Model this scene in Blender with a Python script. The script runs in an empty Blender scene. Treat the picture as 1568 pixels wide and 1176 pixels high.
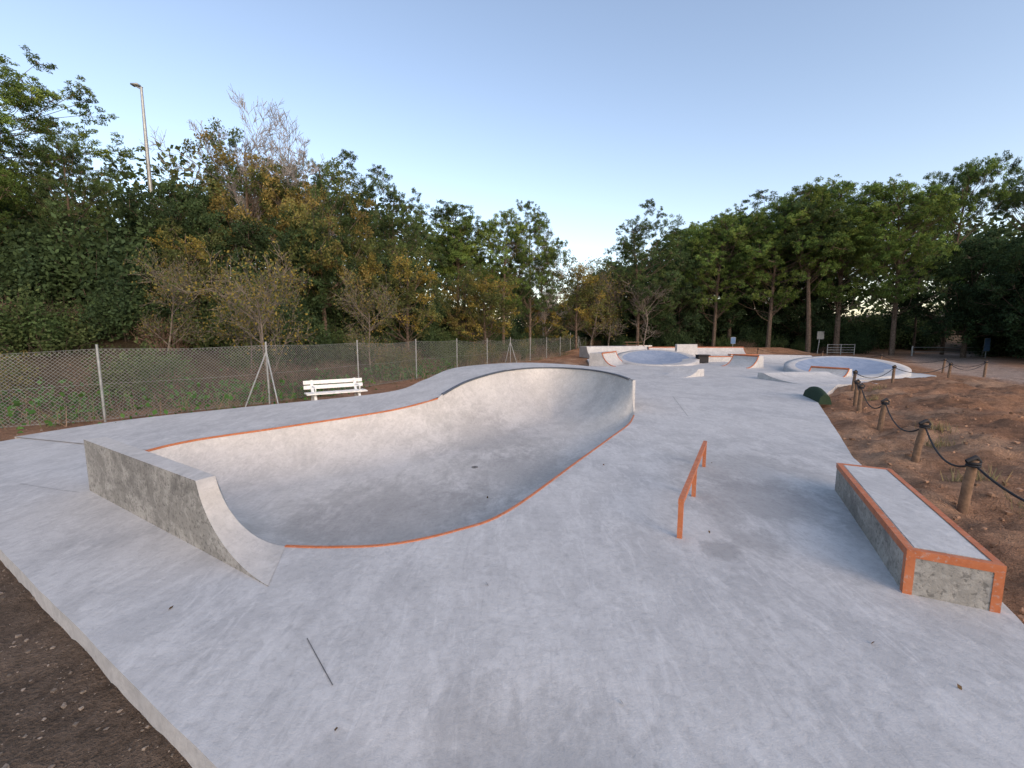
import bpy, math, random
import numpy as np
from mathutils import Vector
from mathutils.geometry import delaunay_2d_cdt
random.seed(7); R=np.random.RandomState(7)
scene=bpy.context.scene
COL=scene.collection
# ------------------------------------------------------------------ materials
def new_mat(name):
    m=bpy.data.materials.new(name); m.use_nodes=True
    nt=m.node_tree; nt.nodes.clear()
    out=nt.nodes.new('ShaderNodeOutputMaterial')
    return m,nt,out
def noise(nt,vec,scale,detail=4,rough=.5,dist=0):
    n=nt.nodes.new('ShaderNodeTexNoise'); n.inputs['Scale'].default_value=scale
    n.inputs['Detail'].default_value=detail; n.inputs['Roughness'].default_value=rough
    n.inputs['Distortion'].default_value=dist
    if vec is not None: nt.links.new(vec,n.inputs['Vector'])
    return n.outputs['Fac']
def ramp(nt,fac,stops):
    r=nt.nodes.new('ShaderNodeValToRGB'); e=r.color_ramp.elements
    while len(e)<len(stops): e.new(.5)
    for i,(p,c) in enumerate(stops):
        e[i].position=p; e[i].color=(c[0],c[1],c[2],1) if hasattr(c,'__len__') else (c,c,c,1)
    nt.links.new(fac,r.inputs['Fac']); return r.outputs['Color']
def mix(nt,a,b,fac,mode='MIX'):
    m=nt.nodes.new('ShaderNodeMix'); m.data_type='RGBA'; m.blend_type=mode
    for s,v in ((m.inputs[6],a),(m.inputs[7],b)):
        if isinstance(v,(tuple,list)): s.default_value=(v[0],v[1],v[2],1)
        else: nt.links.new(v,s)
    if isinstance(fac,(int,float)): m.inputs[0].default_value=fac
    else: nt.links.new(fac,m.inputs[0])
    return m.outputs[2]
def mth(nt,op,a,b):
    m=nt.nodes.new('ShaderNodeMath'); m.operation=op
    for s,v in zip(m.inputs,(a,b)):
        if isinstance(v,(int,float)): s.default_value=v
        else: nt.links.new(v,s)
    return m.outputs[0]
def bsdf(nt,out,col,rough=.8,bump=None,bstr=.3,bdist=.01,metal=0,spec=.3):
    p=nt.nodes.new('ShaderNodeBsdfPrincipled')
    if isinstance(col,(tuple,list)): p.inputs['Base Color'].default_value=(*col[:3],1)
    else: nt.links.new(col,p.inputs['Base Color'])
    p.inputs['Roughness'].default_value=rough; p.inputs['Metallic'].default_value=metal
    p.inputs['Specular IOR Level'].default_value=spec
    if bump is not None:
        b=nt.nodes.new('ShaderNodeBump'); b.inputs['Strength'].default_value=bstr; b.inputs['Distance'].default_value=bdist
        nt.links.new(bump,b.inputs['Height']); nt.links.new(b.outputs[0],p.inputs['Normal'])
    nt.links.new(p.outputs[0],out.inputs['Surface']); return p
def geo_pos(nt):
    return nt.nodes.new('ShaderNodeNewGeometry').outputs['Position']
def concrete_mat(name,base,dark,light,stain=.5,lf=.6,dark_patches=(),pits=False):
    m,nt,out=new_mat(name); pos=geo_pos(nt)
    def mapped(rot,sc):
        mp=nt.nodes.new('ShaderNodeMapping'); mp.inputs['Scale'].default_value=sc; mp.inputs['Rotation'].default_value=(0,0,rot)
        nt.links.new(pos,mp.inputs['Vector']); return mp.outputs[0]
    big=noise(nt,pos,.5,4,.6,.4)
    mid=noise(nt,mapped(.5,(1,.6,1)),2.2,8,.78,.35)
    strk=noise(nt,mapped(-.7,(1,.28,1)),5.5,5,.72,1.6)
    strk2=noise(nt,mapped(.9,(1,.22,1)),7.5,4,.7,1.3)
    fine=noise(nt,pos,15,6,.78,.2)
    c=ramp(nt,big,[(.36,dark),(.60,base)])
    f=ramp(nt,mid,[(.46,0.),(.56,lf)])
    c=mix(nt,c,light,f)
    s2=ramp(nt,strk,[(.53,0.),(.62,.5)])
    c=mix(nt,c,light,s2)
    s3=ramp(nt,strk2,[(.57,0.),(.65,.36)])
    c=mix(nt,c,tuple(v*.86 for v in dark),s3)
    pat=noise(nt,pos,.95,7,.74,.6)
    pf=ramp(nt,pat,[(.51,0.),(.61,stain)])
    c=mix(nt,c,tuple(v*.80 for v in dark),pf)
    for (dx,dy,dz,rad,am) in dark_patches:  # darker patch around each listed point, edge broken up by noise
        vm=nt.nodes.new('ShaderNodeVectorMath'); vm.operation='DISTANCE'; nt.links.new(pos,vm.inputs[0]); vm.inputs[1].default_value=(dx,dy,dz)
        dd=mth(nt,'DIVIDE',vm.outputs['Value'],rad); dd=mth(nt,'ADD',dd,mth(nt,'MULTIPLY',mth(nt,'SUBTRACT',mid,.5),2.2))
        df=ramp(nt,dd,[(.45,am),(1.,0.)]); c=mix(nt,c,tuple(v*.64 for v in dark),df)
    g=ramp(nt,fine,[(.25,.76),(.5,1.),(.75,1.10)])
    c=mix(nt,c,g,.9,'MULTIPLY')
    if pits:
        pn=noise(nt,pos,26,3,.6,.6); pf=ramp(nt,pn,[(.56,0.),(.63,.6)]); c=mix(nt,c,(.10,.095,.085),pf)
        fine=mth(nt,'SUBTRACT',fine,pn)
    bsdf(nt,out,c,.8,fine,.45,.014)
    return m
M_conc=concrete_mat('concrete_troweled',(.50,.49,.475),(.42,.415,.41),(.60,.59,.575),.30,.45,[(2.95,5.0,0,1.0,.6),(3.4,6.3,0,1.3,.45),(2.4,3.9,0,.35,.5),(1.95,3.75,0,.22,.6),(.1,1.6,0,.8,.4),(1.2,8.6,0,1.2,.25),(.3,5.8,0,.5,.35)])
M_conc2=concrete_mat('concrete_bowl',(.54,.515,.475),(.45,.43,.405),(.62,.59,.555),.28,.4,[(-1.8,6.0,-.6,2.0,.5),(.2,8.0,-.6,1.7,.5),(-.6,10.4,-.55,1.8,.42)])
M_rough=concrete_mat('concrete_formed',(.32,.305,.27),(.21,.20,.18),(.42,.40,.36),.8,.8,(),True)
M_blue=concrete_mat('concrete_painted_blue',(.27,.325,.42),(.23,.285,.38),(.35,.40,.49),.2)
def simple(name,col,rough=.6,metal=0,nscale=8,var=.25,spec=.3):
    m,nt,out=new_mat(name); pos=geo_pos(nt)
    n=noise(nt,pos,nscale,5,.65,.3)
    g=ramp(nt,n,[(.3,1-var),(.7,1+var*.5)])
    c=mix(nt,col,g,1.,'MULTIPLY')
    bsdf(nt,out,c,rough,n,.15,.004,metal,spec); return m
def orange_mat():
    m,nt,out=new_mat('orange_painted_steel'); pos=geo_pos(nt)
    n=noise(nt,pos,9,6,.7,.5)
    c=ramp(nt,n,[(.3,(.36,.11,.045)),(.5,(.47,.15,.06)),(.75,(.52,.20,.10))])
    n2=noise(nt,pos,30,5,.7); f=ramp(nt,n2,[(.56,0.),(.65,.6)])
    c=mix(nt,c,(.40,.34,.31),f)
    bsdf(nt,out,c,.55,n2,.2,.003); return m
M_or=orange_mat()
M_dark=simple('dark_coping_steel',(.11,.125,.15),.5,.3)
M_white=simple('white_painted_wood',(.80,.80,.77),.55,0,14,.18)
M_wood=simple('brown_timber_post',(.22,.14,.09),.85,0,18,.5)
M_black=simple('black_rope',(.025,.025,.028),.7)
M_galv=simple('galvanised_steel',(.36,.38,.38),.5,.5)
M_wire=simple('fence_wire',(.27,.28,.27),.6,.1)
M_green=simple('artificial_turf',(.03,.055,.03),.95,0,60,.5)
M_wallc=simple('old_concrete_parapet',(.30,.30,.29),.9,0,3,.4)
M_joint=simple('joint_dark',(.14,.14,.14),.9)
M_sign=simple('sign_blue',(.12,.22,.40),.5)
def leaf_mat(name,transl=.28):
    m,nt,out=new_mat(name)
    a=nt.nodes.new('ShaderNodeAttribute'); a.attribute_name='Col'
    d=nt.nodes.new('ShaderNodeBsdfDiffuse'); t=nt.nodes.new('ShaderNodeBsdfTranslucent')
    nt.links.new(a.outputs['Color'],d.inputs['Color']); nt.links.new(a.outputs['Color'],t.inputs['Color'])
    s=nt.nodes.new('ShaderNodeMixShader'); s.inputs[0].default_value=transl
    nt.links.new(d.outputs[0],s.inputs[1]); nt.links.new(t.outputs[0],s.inputs[2]); nt.links.new(s.outputs[0],out.inputs['Surface'])
    return m
M_leaf=leaf_mat('foliage')
def attr_bark():
    m,nt,out=new_mat('bark')
    a=nt.nodes.new('ShaderNodeAttribute'); a.attribute_name='Col'
    n=noise(nt,geo_pos(nt),7,2,.7,.5); g=ramp(nt,n,[(.3,.5),(.7,1.3)])
    c=mix(nt,a.outputs['Color'],g,1.,'MULTIPLY')
    d=nt.nodes.new('ShaderNodeBsdfDiffuse'); nt.links.new(c,d.inputs['Color']); nt.links.new(d.outputs[0],out.inputs['Surface']); return m
M_bark=attr_bark()
def ground_mat():
    m,nt,out=new_mat('earth'); pos=geo_pos(nt)
    a=nt.nodes.new('ShaderNodeAttribute'); a.attribute_name='Col'
    n1=noise(nt,pos,1.3,6,.7,.8); n2=noise(nt,pos,9,6,.75,.2); n3=noise(nt,pos,45,3,.7)
    g=ramp(nt,n1,[(.3,.68),(.5,1.),(.7,1.3)]); c=mix(nt,a.outputs['Color'],g,1.,'MULTIPLY')
    g2=ramp(nt,n2,[(.3,.55),(.5,1.),(.72,1.35)]); c=mix(nt,c,g2,.9,'MULTIPLY')
    g3=ramp(nt,n3,[(.35,.65),(.6,1.1),(.72,1.6)]); c=mix(nt,c,g3,.7,'MULTIPLY')
    bsdf(nt,out,c,.95,mth(nt,'ADD',n2,n3),1.,.06,0,.1); return m
M_earth=ground_mat()
# ------------------------------------------------------------------ mesh builder (quads)
class MB:
    def __init__(s): s.v=[];s.f=[];s.c=[];s.m=[];s.n=0
    def add(s,v,f,col,mi):
        v=np.asarray(v,float).reshape(-1,3); f=np.asarray(f,int).reshape(-1,4)
        s.v.append(v); s.f.append(f+s.n); s.n+=len(v)
        col=np.asarray(col,float)
        if col.ndim==1: col=np.tile(col,(len(v),1))
        s.c.append(col); s.m.append(np.full(len(f),mi,int))
    def tube(s,path,rad,col=(.5,.5,.5),mi=0,sides=6):
        P=np.asarray(path,float); n=len(P); rad=np.broadcast_to(np.asarray(rad,float),(n,))
        T=np.gradient(P,axis=0); T/=np.linalg.norm(T,axis=1)[:,None]+1e-9
        ref=np.array([0,0,1.]) if abs(T[0][2])<.8 else np.array([1.,0,0])
        A=np.cross(T,ref); A/=np.linalg.norm(A,axis=1)[:,None]+1e-9; B=np.cross(T,A)
        a=np.linspace(0,2*math.pi,sides,endpoint=False)
        V=P[:,None,:]+rad[:,None,None]*(np.cos(a)[None,:,None]*A[:,None,:]+np.sin(a)[None,:,None]*B[:,None,:])
        F=[]
        for i in range(n-1):
            for j in range(sides):
                k=(j+1)%sides; F.append((i*sides+j,i*sides+k,(i+1)*sides+k,(i+1)*sides+j))
        s.add(V.reshape(-1,3),F,col,mi)
    def box(s,c,size,col=(.5,.5,.5),mi=0,rot=0):
        sx,sy,sz=[q/2 for q in size]
        V=np.array([(x,y,z) for z in(-sz,sz) for y in(-sy,sy) for x in(-sx,sx)])
        cr,sr=math.cos(rot),math.sin(rot)
        V=np.c_[V[:,0]*cr-V[:,1]*sr,V[:,0]*sr+V[:,1]*cr,V[:,2]]+np.array(c)
        s.add(V,[(0,2,3,1),(4,5,7,6),(0,1,5,4),(2,6,7,3),(0,4,6,2),(1,3,7,5)],col,mi)
    def leaves(s,P,size,asp,col,mi=1,up=0.):
        n=len(P)
        a=R.normal(size=(n,3)); a/=np.linalg.norm(a,axis=1)[:,None]
        b=R.normal(size=(n,3)); b[:,2]*=(1-up); b-=a*(a*b).sum(1)[:,None]; b/=np.linalg.norm(b,axis=1)[:,None]+1e-9
        L=(size*(.6+.8*R.rand(n)))[:,None]
        V=np.stack([P-a*L*.5,P+b*L*asp*.5,P+a*L*.5,P-b*L*asp*.5],1).reshape(-1,3)
        F=np.arange(4*n).reshape(-1,4)
        s.add(V,F,np.repeat(col,4,axis=0),mi)
    def mesh(s,name,mats,smooth=False):
        V=np.concatenate(s.v);F=np.concatenate(s.f);C=np.concatenate(s.c);Mi=np.concatenate(s.m)
        me=bpy.data.meshes.new(name); me.vertices.add(len(V)); me.vertices.foreach_set('co',V.ravel())
        me.loops.add(F.size); me.loops.foreach_set('vertex_index',F.ravel().astype(np.int32))
        me.polygons.add(len(F)); me.polygons.foreach_set('loop_start',np.arange(0,F.size,4,dtype=np.int32))
        me.polygons.foreach_set('material_index',Mi.astype(np.int32))
        me.polygons.foreach_set('use_smooth',np.full(len(F),smooth))
        at=me.color_attributes.new('Col','FLOAT_COLOR','POINT')
        at.data.foreach_set('color',np.c_[C,np.ones(len(C))].astype(np.float32).ravel())
        for m in mats: me.materials.append(m)
        me.update(calc_edges=True); return me
    def obj(s,name,mats,smooth=False,parent=None):
        return put(s.mesh(name,mats,smooth),name,parent=parent)
def put(me,name,loc=(0,0,0),rz=0,sc=1,parent=None):
    o=bpy.data.objects.new(name,me); COL.objects.link(o); o.location=loc; o.rotation_euler=(0,0,rz)
    o.scale=(sc,sc,sc) if not hasattr(sc,'__len__') else sc
    if parent: o.parent=parent
    return o
def pymesh(name,V,F,mats,smooth=False,mi=None,parent=None):
    me=bpy.data.meshes.new(name); me.from_pydata([tuple(map(float,v)) for v in V],[],[tuple(map(int,f)) for f in F])
    for m in mats: me.materials.append(m)
    if mi is not None: me.polygons.foreach_set('material_index',np.array(mi,dtype=np.int32))
    if smooth: me.polygons.foreach_set('use_smooth',np.full(len(me.polygons),True))
    me.update(); return put(me,name,parent=parent)
def empty(name,loc=(0,0,0)):
    o=bpy.data.objects.new(name,None); COL.objects.link(o); o.location=loc; return o
# ------------------------------------------------------------------ math helpers
def hashn(xi,yi,s):
    v=np.sin(xi*127.1+yi*311.7+s*74.7)*43758.5453; return v-np.floor(v)
def vn(x,y,s=0):
    xi=np.floor(x);yi=np.floor(y);fx=x-xi;fy=y-yi; fx=fx*fx*(3-2*fx);fy=fy*fy*(3-2*fy)
    return (hashn(xi,yi,s)*(1-fx)+hashn(xi+1,yi,s)*fx)*(1-fy)+(hashn(xi,yi+1,s)*(1-fx)+hashn(xi+1,yi+1,s)*fx)*fy
def fbm(x,y,s=0,o=4):
    t=0;a=.5
    for i in range(o): t=t+a*(vn(x,y,s+i)-.5); x=x*2.03+3.1;y=y*2.03+1.7;a*=.55
    return t*2
def sst(a,b,x): t=np.clip((x-a)/(b-a),0,1); return t*t*(3-2*t)
def catmull(P,n,closed=False):
    P=np.asarray(P,float);m=len(P);out=[]
    seg=m if closed else m-1
    for i in range(seg):
        if closed: a,b,c,d=P[(i-1)%m],P[i],P[(i+1)%m],P[(i+2)%m]
        else: a,b,c,d=P[max(i-1,0)],P[i],P[i+1],P[min(i+2,m-1)]
        for k in range(n):
            t=k/n; out.append(.5*((2*b)+(-a+c)*t+(2*a-5*b+4*c-d)*t*t+(-a+3*b-3*c+d)*t**3))
    if not closed: out.append(P[-1])
    return np.array(out)
def resample(P,step):
    P=np.asarray(P,float); d=np.r_[0,np.cumsum(np.linalg.norm(np.diff(P[:,:2],axis=0),axis=1)+1e-9)]
    n=max(2,int(round(d[-1]/step))+1); s=np.linspace(0,d[-1],n)
    return np.stack([np.interp(s,d,P[:,k]) for k in range(P.shape[1])],1)
def polydist(x,y,poly,closed=True):
    x=np.asarray(x,float);y=np.asarray(y,float)
    best=np.full(x.shape,1e9);sg=np.zeros(x.shape)
    n=len(poly)
    for i in range(n if closed else n-1):
        ax,ay=poly[i][:2];bx,by=poly[(i+1)%n][:2];dx,dy=bx-ax,by-ay;L=dx*dx+dy*dy+1e-12
        t=np.clip(((x-ax)*dx+(y-ay)*dy)/L,0,1);px=ax+t*dx-x;py=ay+t*dy-y;d=np.hypot(px,py)
        cr=dx*(y-ay)-dy*(x-ax); u=d<best-1e-9; best=np.where(u,d,best); sg=np.where(u,np.sign(cr),sg)
    return best,sg
def inside(x,y,poly):
    x=np.asarray(x,float);y=np.asarray(y,float);r=np.zeros(x.shape,bool);n=len(poly)
    for i in range(n):
        ax,ay=poly[i][:2];bx,by=poly[(i+1)%n][:2]
        if ay==by: continue
        c=((ay>y)!=(by>y))&(x<(bx-ax)*(y-ay)/(by-ay)+ax); r^=c
    return r
# ------------------------------------------------------------------ plan of the park
WALLH=.67
rimA=catmull([(3.02,10.35,0),(2.6,9.3,0),(1.92,8.08,0),(.975,6.41,0),(-.03,4.65,0),(-.56,4.15,0),(-1.14,3.86,0),(-1.7,3.80,0),(-2.15,3.82,0)],10)
cur=[]
for a in np.linspace(1,0,14)[1:]:
    q=(1-a)*.985; z=WALLH*(1-math.sqrt(1-q*q))/(1-math.sqrt(1-.985**2))
    q=1-a
    cur.append((-2.15+(-2.81+2.15)*q, 3.82+.07*q, z))
rimW=np.array(cur+[(-3.3,4.195,WALLH),(-4.3,4.81,WALLH),(-5.3,5.42,WALLH)])
rimB=catmull([(-5.75,5.95,.0),(-6.2,6.6,.0),(-6.26,7.15,.012),(-5.85,7.75,.05),(-4.7,8.6,.10),(-2.87,10,.20),(-1.95,11.0,.33)],10)
rimC=catmull([(-1.85,11.15,.42),(-1.3,12.1,.66),(-.5,13.4,.8),(.2,14.5,.82),(1.08,15.1,.82),(2.0,14.9,.82),(2.7,14.0,.82),(3.05,12.6,.82),(3.12,11.2,.82)],10)
rim=np.concatenate([resample(rimA,.09),rimW,resample(rimB,.09),resample(rimC,.09),[(3.12,10.9,.80),(3.1,10.8,.35),(3.08,10.6,.05)]])
inn=np.array([(-6.26,7.15,.012),(-5.85,7.75,.05),(-4.7,8.6,.10),(-2.87,10,.20),(-1.9,11.08,.37),(-.5,13.4,.8),(1.08,15.1,.82),(2.7,14.0,.82),(3.12,11.2,.82),(3.12,10.9,.82)])
outer_ctrl=np.array([(-9.7,8.1,.012),(-8.8,9.6,.05),(-6.9,10.9,.12),(-3.7,12.4,.30),(-2.9,14.0,.50),(-2.0,16.0,.76),(.5,17.7,.82),(2.9,15.6,.82),(3.42,12.4,.82),(3.20,10.93,.82)])
ribO=catmull(outer_ctrl,12)
deck=np.array([(-1.376,1.748),(-4.81,3.78),(-7.6,5.4),(-9.2,6.3),(-9.75,7.2),(-9.6,8.0),(-8.6,9.5),(-6.8,10.7),(-3.8,12.1),(-2.8,14.0),(-1.8,15.9),(.5,17.5),(2.5,17.2),(4.2,20),(4.9,26),(6,34),(9,42),(18,43),(22.5,34),(22,25),(20.6,20.5),(18,18.6),(14.6,18.6),(9.1,12.5),(5.62,6.8),(3.60,2.8),(3.3,2.3),(2.3,.45),(1.9,-.1),(1.6,-.03)])
fence=np.array([(-30,-2),(-20,4.4),(-11.6,9.4),(-8,11.4),(-3.9,21.5),(0,31),(5.0,42),(9,52)])
road=catmull([(17,2),(20.5,12),(26,22),(34,33),(45,43),(62,53)],8)
def gbase(x,y):
    x=np.asarray(x,float);y=np.asarray(y,float)
    z=-.14+.035*fbm(x*1.1,y*1.1,3)+.03*fbm(x*4,y*4,9,3)
    d,s=polydist(x,y,fence,False); sd=d*s
    z=z+.28*np.exp(-((sd+1.0)/.6)**2)*sst(14,-4,y-x*.2)*(.6+1.1*fbm(x*.9,y*.9,5)+.7*fbm(x*3,y*3,6))
    lf=sst(0,-16,x)
    z=z+sst(1.0,13,sd)*(1.2+2.8*lf)+sst(12,60,sd)*(1.5+3*lf)
    dd,ds=polydist(x,y,[(2.3,.45),(3.6,2.8),(5.62,6.8),(9.1,12.5),(14.6,18.8)],False)
    rd=np.where(ds<0,dd,0)
    wr=sst(.0,.5,rd)*sst(26,14,y)
    z=z+wr*(.10+.12*fbm(x*.7,y*.7,21)+.16*fbm(x*2.2,y*2.2,22)+.07*fbm(x*7,y*7,24,2))+sst(.8,2.2,rd)*.12*sst(26,14,y)
    z=z+.22*sst(1.6,3.2,rd)*sst(5.5,4.0,rd)*sst(24,16,y)*(.5+.8*fbm(x*.6,y*.6,25))
    dr,sr=polydist(x,y,road,False); rsd=-dr*sr
    z=z+np.where(dr<2.2,-.12*sst(2.2,1.4,dr),0)
    z=z+sst(3,22,rsd)*2.4+sst(10,70,rsd)*5
    z=z+.75*np.exp(-((y-45)/1.8)**2)*sst(4,8,x)*sst(33,28,x)
    z=z+sst(48,75,y)*sst(10,30,x)*5+sst(80,260,y)*4+sst(90,400,np.abs(x))*12
    z=z+.5*np.exp(-(((x-3.2)/1.2)**2+((y-25)/4)**2))
    return z
def ground(x,y):
    x=np.asarray(x,float);y=np.asarray(y,float)
    z=gbase(x,y)
    ins=inside(x,y,deck); d,_=polydist(x,y,deck)
    rp=np.vstack([ribO[:,:2],inn[::-1,:2]]); ins2=inside(x,y,rp); d2,_=polydist(x,y,rp)
    di=np.maximum(np.where(ins,d,0),np.where(ins2,d2,0))
    i=ins|ins2
    z=np.where(i,np.minimum(z,-.06),z)
    z=z*(1-sst(.1,.45,di))+(-1.4)*sst(.1,.45,di)
    return z
def gz(x,y): return float(gbase(np.array([x]),np.array([y]))[0])
# ------------------------------------------------------------------ terrain sheet
def geo(a,b,step):
    r=[];v=a;st=step
    while abs(v)<abs(b): st*=1.13; v+=math.copysign(st,b); r.append(v)
    return r
fx=list(np.arange(-15,24,.13)); fy=list(np.arange(-3,16,.12))+list(np.arange(16,48,.28))
xs=np.array(geo(-15,-900,.14)[::-1]+fx+geo(fx[-1],900,.14)); ys=np.array(geo(-3,-300,.13)[::-1]+fy+geo(fy[-1],1200,.28))
X,Y=np.meshgrid(xs,ys); Z=ground(X.ravel(),Y.ravel()).reshape(X.shape)
nx,ny=len(xs),len(ys); idx=np.arange(nx*ny).reshape(ny,nx)
F=np.stack([idx[:-1,:-1],idx[:-1,1:],idx[1:,1:],idx[1:,:-1]],-1).reshape(-1,4)
x=X.ravel();y=Y.ravel()
def lerp(a,b,t): return a*(1-t[:,None])+np.array(b)*t[:,None]
d,s=polydist(x,y,fence,False);sd=d*s
C=np.tile(np.array([.38,.21,.125]),(len(x),1))
C=lerp(C,(.47,.30,.195),sst(-.1,.35,fbm(x*.5,y*.5,31))*.8)
C=lerp(C,(.27,.145,.085),sst(.05,.4,fbm(x*1.1,y*1.1,33))*.7)
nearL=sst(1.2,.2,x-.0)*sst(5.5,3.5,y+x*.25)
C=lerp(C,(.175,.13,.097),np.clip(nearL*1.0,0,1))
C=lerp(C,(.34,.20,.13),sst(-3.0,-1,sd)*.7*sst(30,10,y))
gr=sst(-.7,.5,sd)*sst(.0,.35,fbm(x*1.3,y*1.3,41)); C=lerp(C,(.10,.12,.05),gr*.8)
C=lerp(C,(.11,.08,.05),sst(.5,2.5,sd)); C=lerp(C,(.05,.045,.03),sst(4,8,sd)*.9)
dr,sr=polydist(x,y,road,False)
C=lerp(C,(.43,.33,.27),sst(2.9,1.8,dr)*.9)
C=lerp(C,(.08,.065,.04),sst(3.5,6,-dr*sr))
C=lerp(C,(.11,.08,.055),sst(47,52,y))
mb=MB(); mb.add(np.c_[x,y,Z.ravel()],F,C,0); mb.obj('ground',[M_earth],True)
# ------------------------------------------------------------------ concrete deck with bowl hole
rim2=rim[:,:2]
def cdt(loops,pts):
    V=[];E=[]
    for L in loops:
        b=len(V);n=len(L); V+= [Vector((float(p[0]),float(p[1]))) for p in L]; E+=[(b+i,b+(i+1)%n) for i in range(n)]
    V+=[Vector((float(p[0]),float(p[1]))) for p in pts]
    r=delaunay_2d_cdt(V,E,[],0,1e-5)
    return np.array([(v.x,v.y) for v in r[0]]),np.array([list(f) for f in r[2]])
outl=[]
n=len(deck)
for i in range(n):
    a,b=deck[i],deck[(i+1)%n]; k=max(1,int(np.linalg.norm(b-a)/.2))
    for j in range(k): outl.append(a+(b-a)*j/k)
outl=np.array(outl)
wob=.012*np.array([fbm(outl[:,0]*1.6,outl[:,1]*1.6,91),fbm(outl[:,0]*1.6,outl[:,1]*1.6,95)]).T
outl=outl+wob
gx,gy=np.meshgrid(np.arange(-10,24,.3),np.arange(-.5,44,.3)); gx=gx.ravel()+R.rand(gx.size)*.05;gy=gy.ravel()+R.rand(gy.size)*.05
ok=inside(gx,gy,deck)&(polydist(gx,gy,deck)[0]>.12)&~inside(gx,gy,rim2)&(polydist(gx,gy,rim2)[0]>.1)
V2,F2=cdt([outl,rim2],np.c_[gx[ok],gy[ok]])
def deckz(x,y):
    e=sst(0,.6,polydist(x,y,rim2)[0])
    z=e*(.022*fbm(x*.45,y*.45,77))
    z=z-.08*np.exp(-(((x+.1)/.65)**2+((y-1.7)/.32)**2))
    return z
cen=V2[F2].mean(1); keep=inside(cen[:,0],cen[:,1],outl)&~inside(cen[:,0],cen[:,1],rim2); F2=F2[keep]
zz=deckz(V2[:,0],V2[:,1])
V3=[(a[0],a[1],c) for a,c in zip(V2,zz)]; Fs=[tuple(f) for f in F2]; mi=[0]*len(Fs)
b=len(V3);m=len(outl); oz=deckz(outl[:,0],outl[:,1])
for i in range(m): V3.append((outl[i][0],outl[i][1],oz[i]))
for i in range(m): V3.append((outl[i][0],outl[i][1],-.7))
for i in range(m): j=(i+1)%m; Fs.append((b+i,b+m+i,b+m+j,b+j)); mi.append(1)
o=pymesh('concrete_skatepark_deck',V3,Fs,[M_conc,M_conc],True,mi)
for p in o.data.polygons:
    if p.material_index==1: p.use_smooth=False
# bowl
gx,gy=np.meshgrid(np.arange(-7,4,.08),np.arange(3,16,.08)); gx=gx.ravel()+R.rand(gx.size)*.01;gy=gy.ravel()+R.rand(gy.size)*.01
ok=inside(gx,gy,rim2)&(polydist(gx,gy,rim2)[0]>.05)
V2,F2=cdt([rim2],np.c_[gx[ok],gy[ok]])
cen=V2[F2].mean(1); F2=F2[inside(cen[:,0],cen[:,1],rim2)]
def bowlz(x,y):
    d=polydist(x,y,rim2)[0]
    D2=(x[:,None]-rim2[None,:,0])**2+(y[:,None]-rim2[None,:,1])**2
    w=1/(D2+1e-6)**2; rz=(w*rim[None,:,2]).sum(1)/w.sum(1)
    fl=-.70+.14*sst(6,13,y)
    h=rz-fl; wd=.75+1.0*h; t=np.clip(1-d/wd,0,1)*.96
    return fl+h*(1-np.sqrt(1-t*t))/(1-math.sqrt(1-.96**2))
bz=bowlz(V2[:,0],V2[:,1])
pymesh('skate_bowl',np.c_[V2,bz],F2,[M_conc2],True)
# raised ribbon deck around the back of the bowl
ribI=catmull(inn,12); nI=len(ribI); V=[];Fq=[];K=6
for i in range(nI):
    a,bb=ribI[i],ribO[i]
    for k in range(K+1): V.append(a+(bb-a)*k/K)
S=K+1
for i in range(nI-1):
    for k in range(K): Fq.append((i*S+k,i*S+k+1,(i+1)*S+k+1,(i+1)*S+k))
nsm=len(Fq)
b=len(V)
for i in range(nI): V.append(ribO[i]); V.append(ribO[i]*np.array([1,1,0])-np.array([0,0,.7]))
for i in range(nI-1): Fq.append((b+2*i,b+2*i+1,b+2*i+3,b+2*i+2))
b=len(V); e=nI-1
V+= [ribI[e],ribO[e],ribO[e]*np.array([1,1,0])-np.array([0,0,.3]),ribI[e]*np.array([1,1,0])-np.array([0,0,.3])]
Fq.append((b,b+1,b+2,b+3))
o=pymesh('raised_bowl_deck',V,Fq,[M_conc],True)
for i,p in enumerate(o.data.polygons):
    if i>=nsm: p.use_smooth=False
# copings
def strip(name,P,w,t,mat,parent=None,lift=.004):
    P=np.asarray(P,float);T=np.gradient(P,axis=0);T[:,2]=0;T/=np.linalg.norm(T,axis=1)[:,None]+1e-9
    N=np.c_[-T[:,1],T[:,0],np.zeros(len(P))]
    V=[];F=[]
    for p,nn in zip(P,N):
        V+= [p+nn*w/2+[0,0,lift],p-nn*w/2+[0,0,lift],p-nn*w/2+[0,0,-t],p+nn*w/2+[0,0,-t]]
    for i in range(len(P)-1):
        for k in range(4): F.append((4*i+k,4*i+(k+1)%4,4*i+4+(k+1)%4,4*i+4+k))
    F.append((0,1,2,3)); b=4*(len(P)-1); F.append((b+3,b+2,b+1,b))
    return pymesh(name,V,F,[mat],False,None,parent)
cop=empty('bowl_coping')
strip('orange_coping_near',resample(rimA,.08),.032,.03,M_or,cop,.010)
strip('orange_coping_back',resample(rimB[8:],.08),.04,.020,M_or,cop,.012)
strip('dark_coping_raised',resample(rimC,.08),.07,.030,M_dark,cop,.014)
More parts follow.
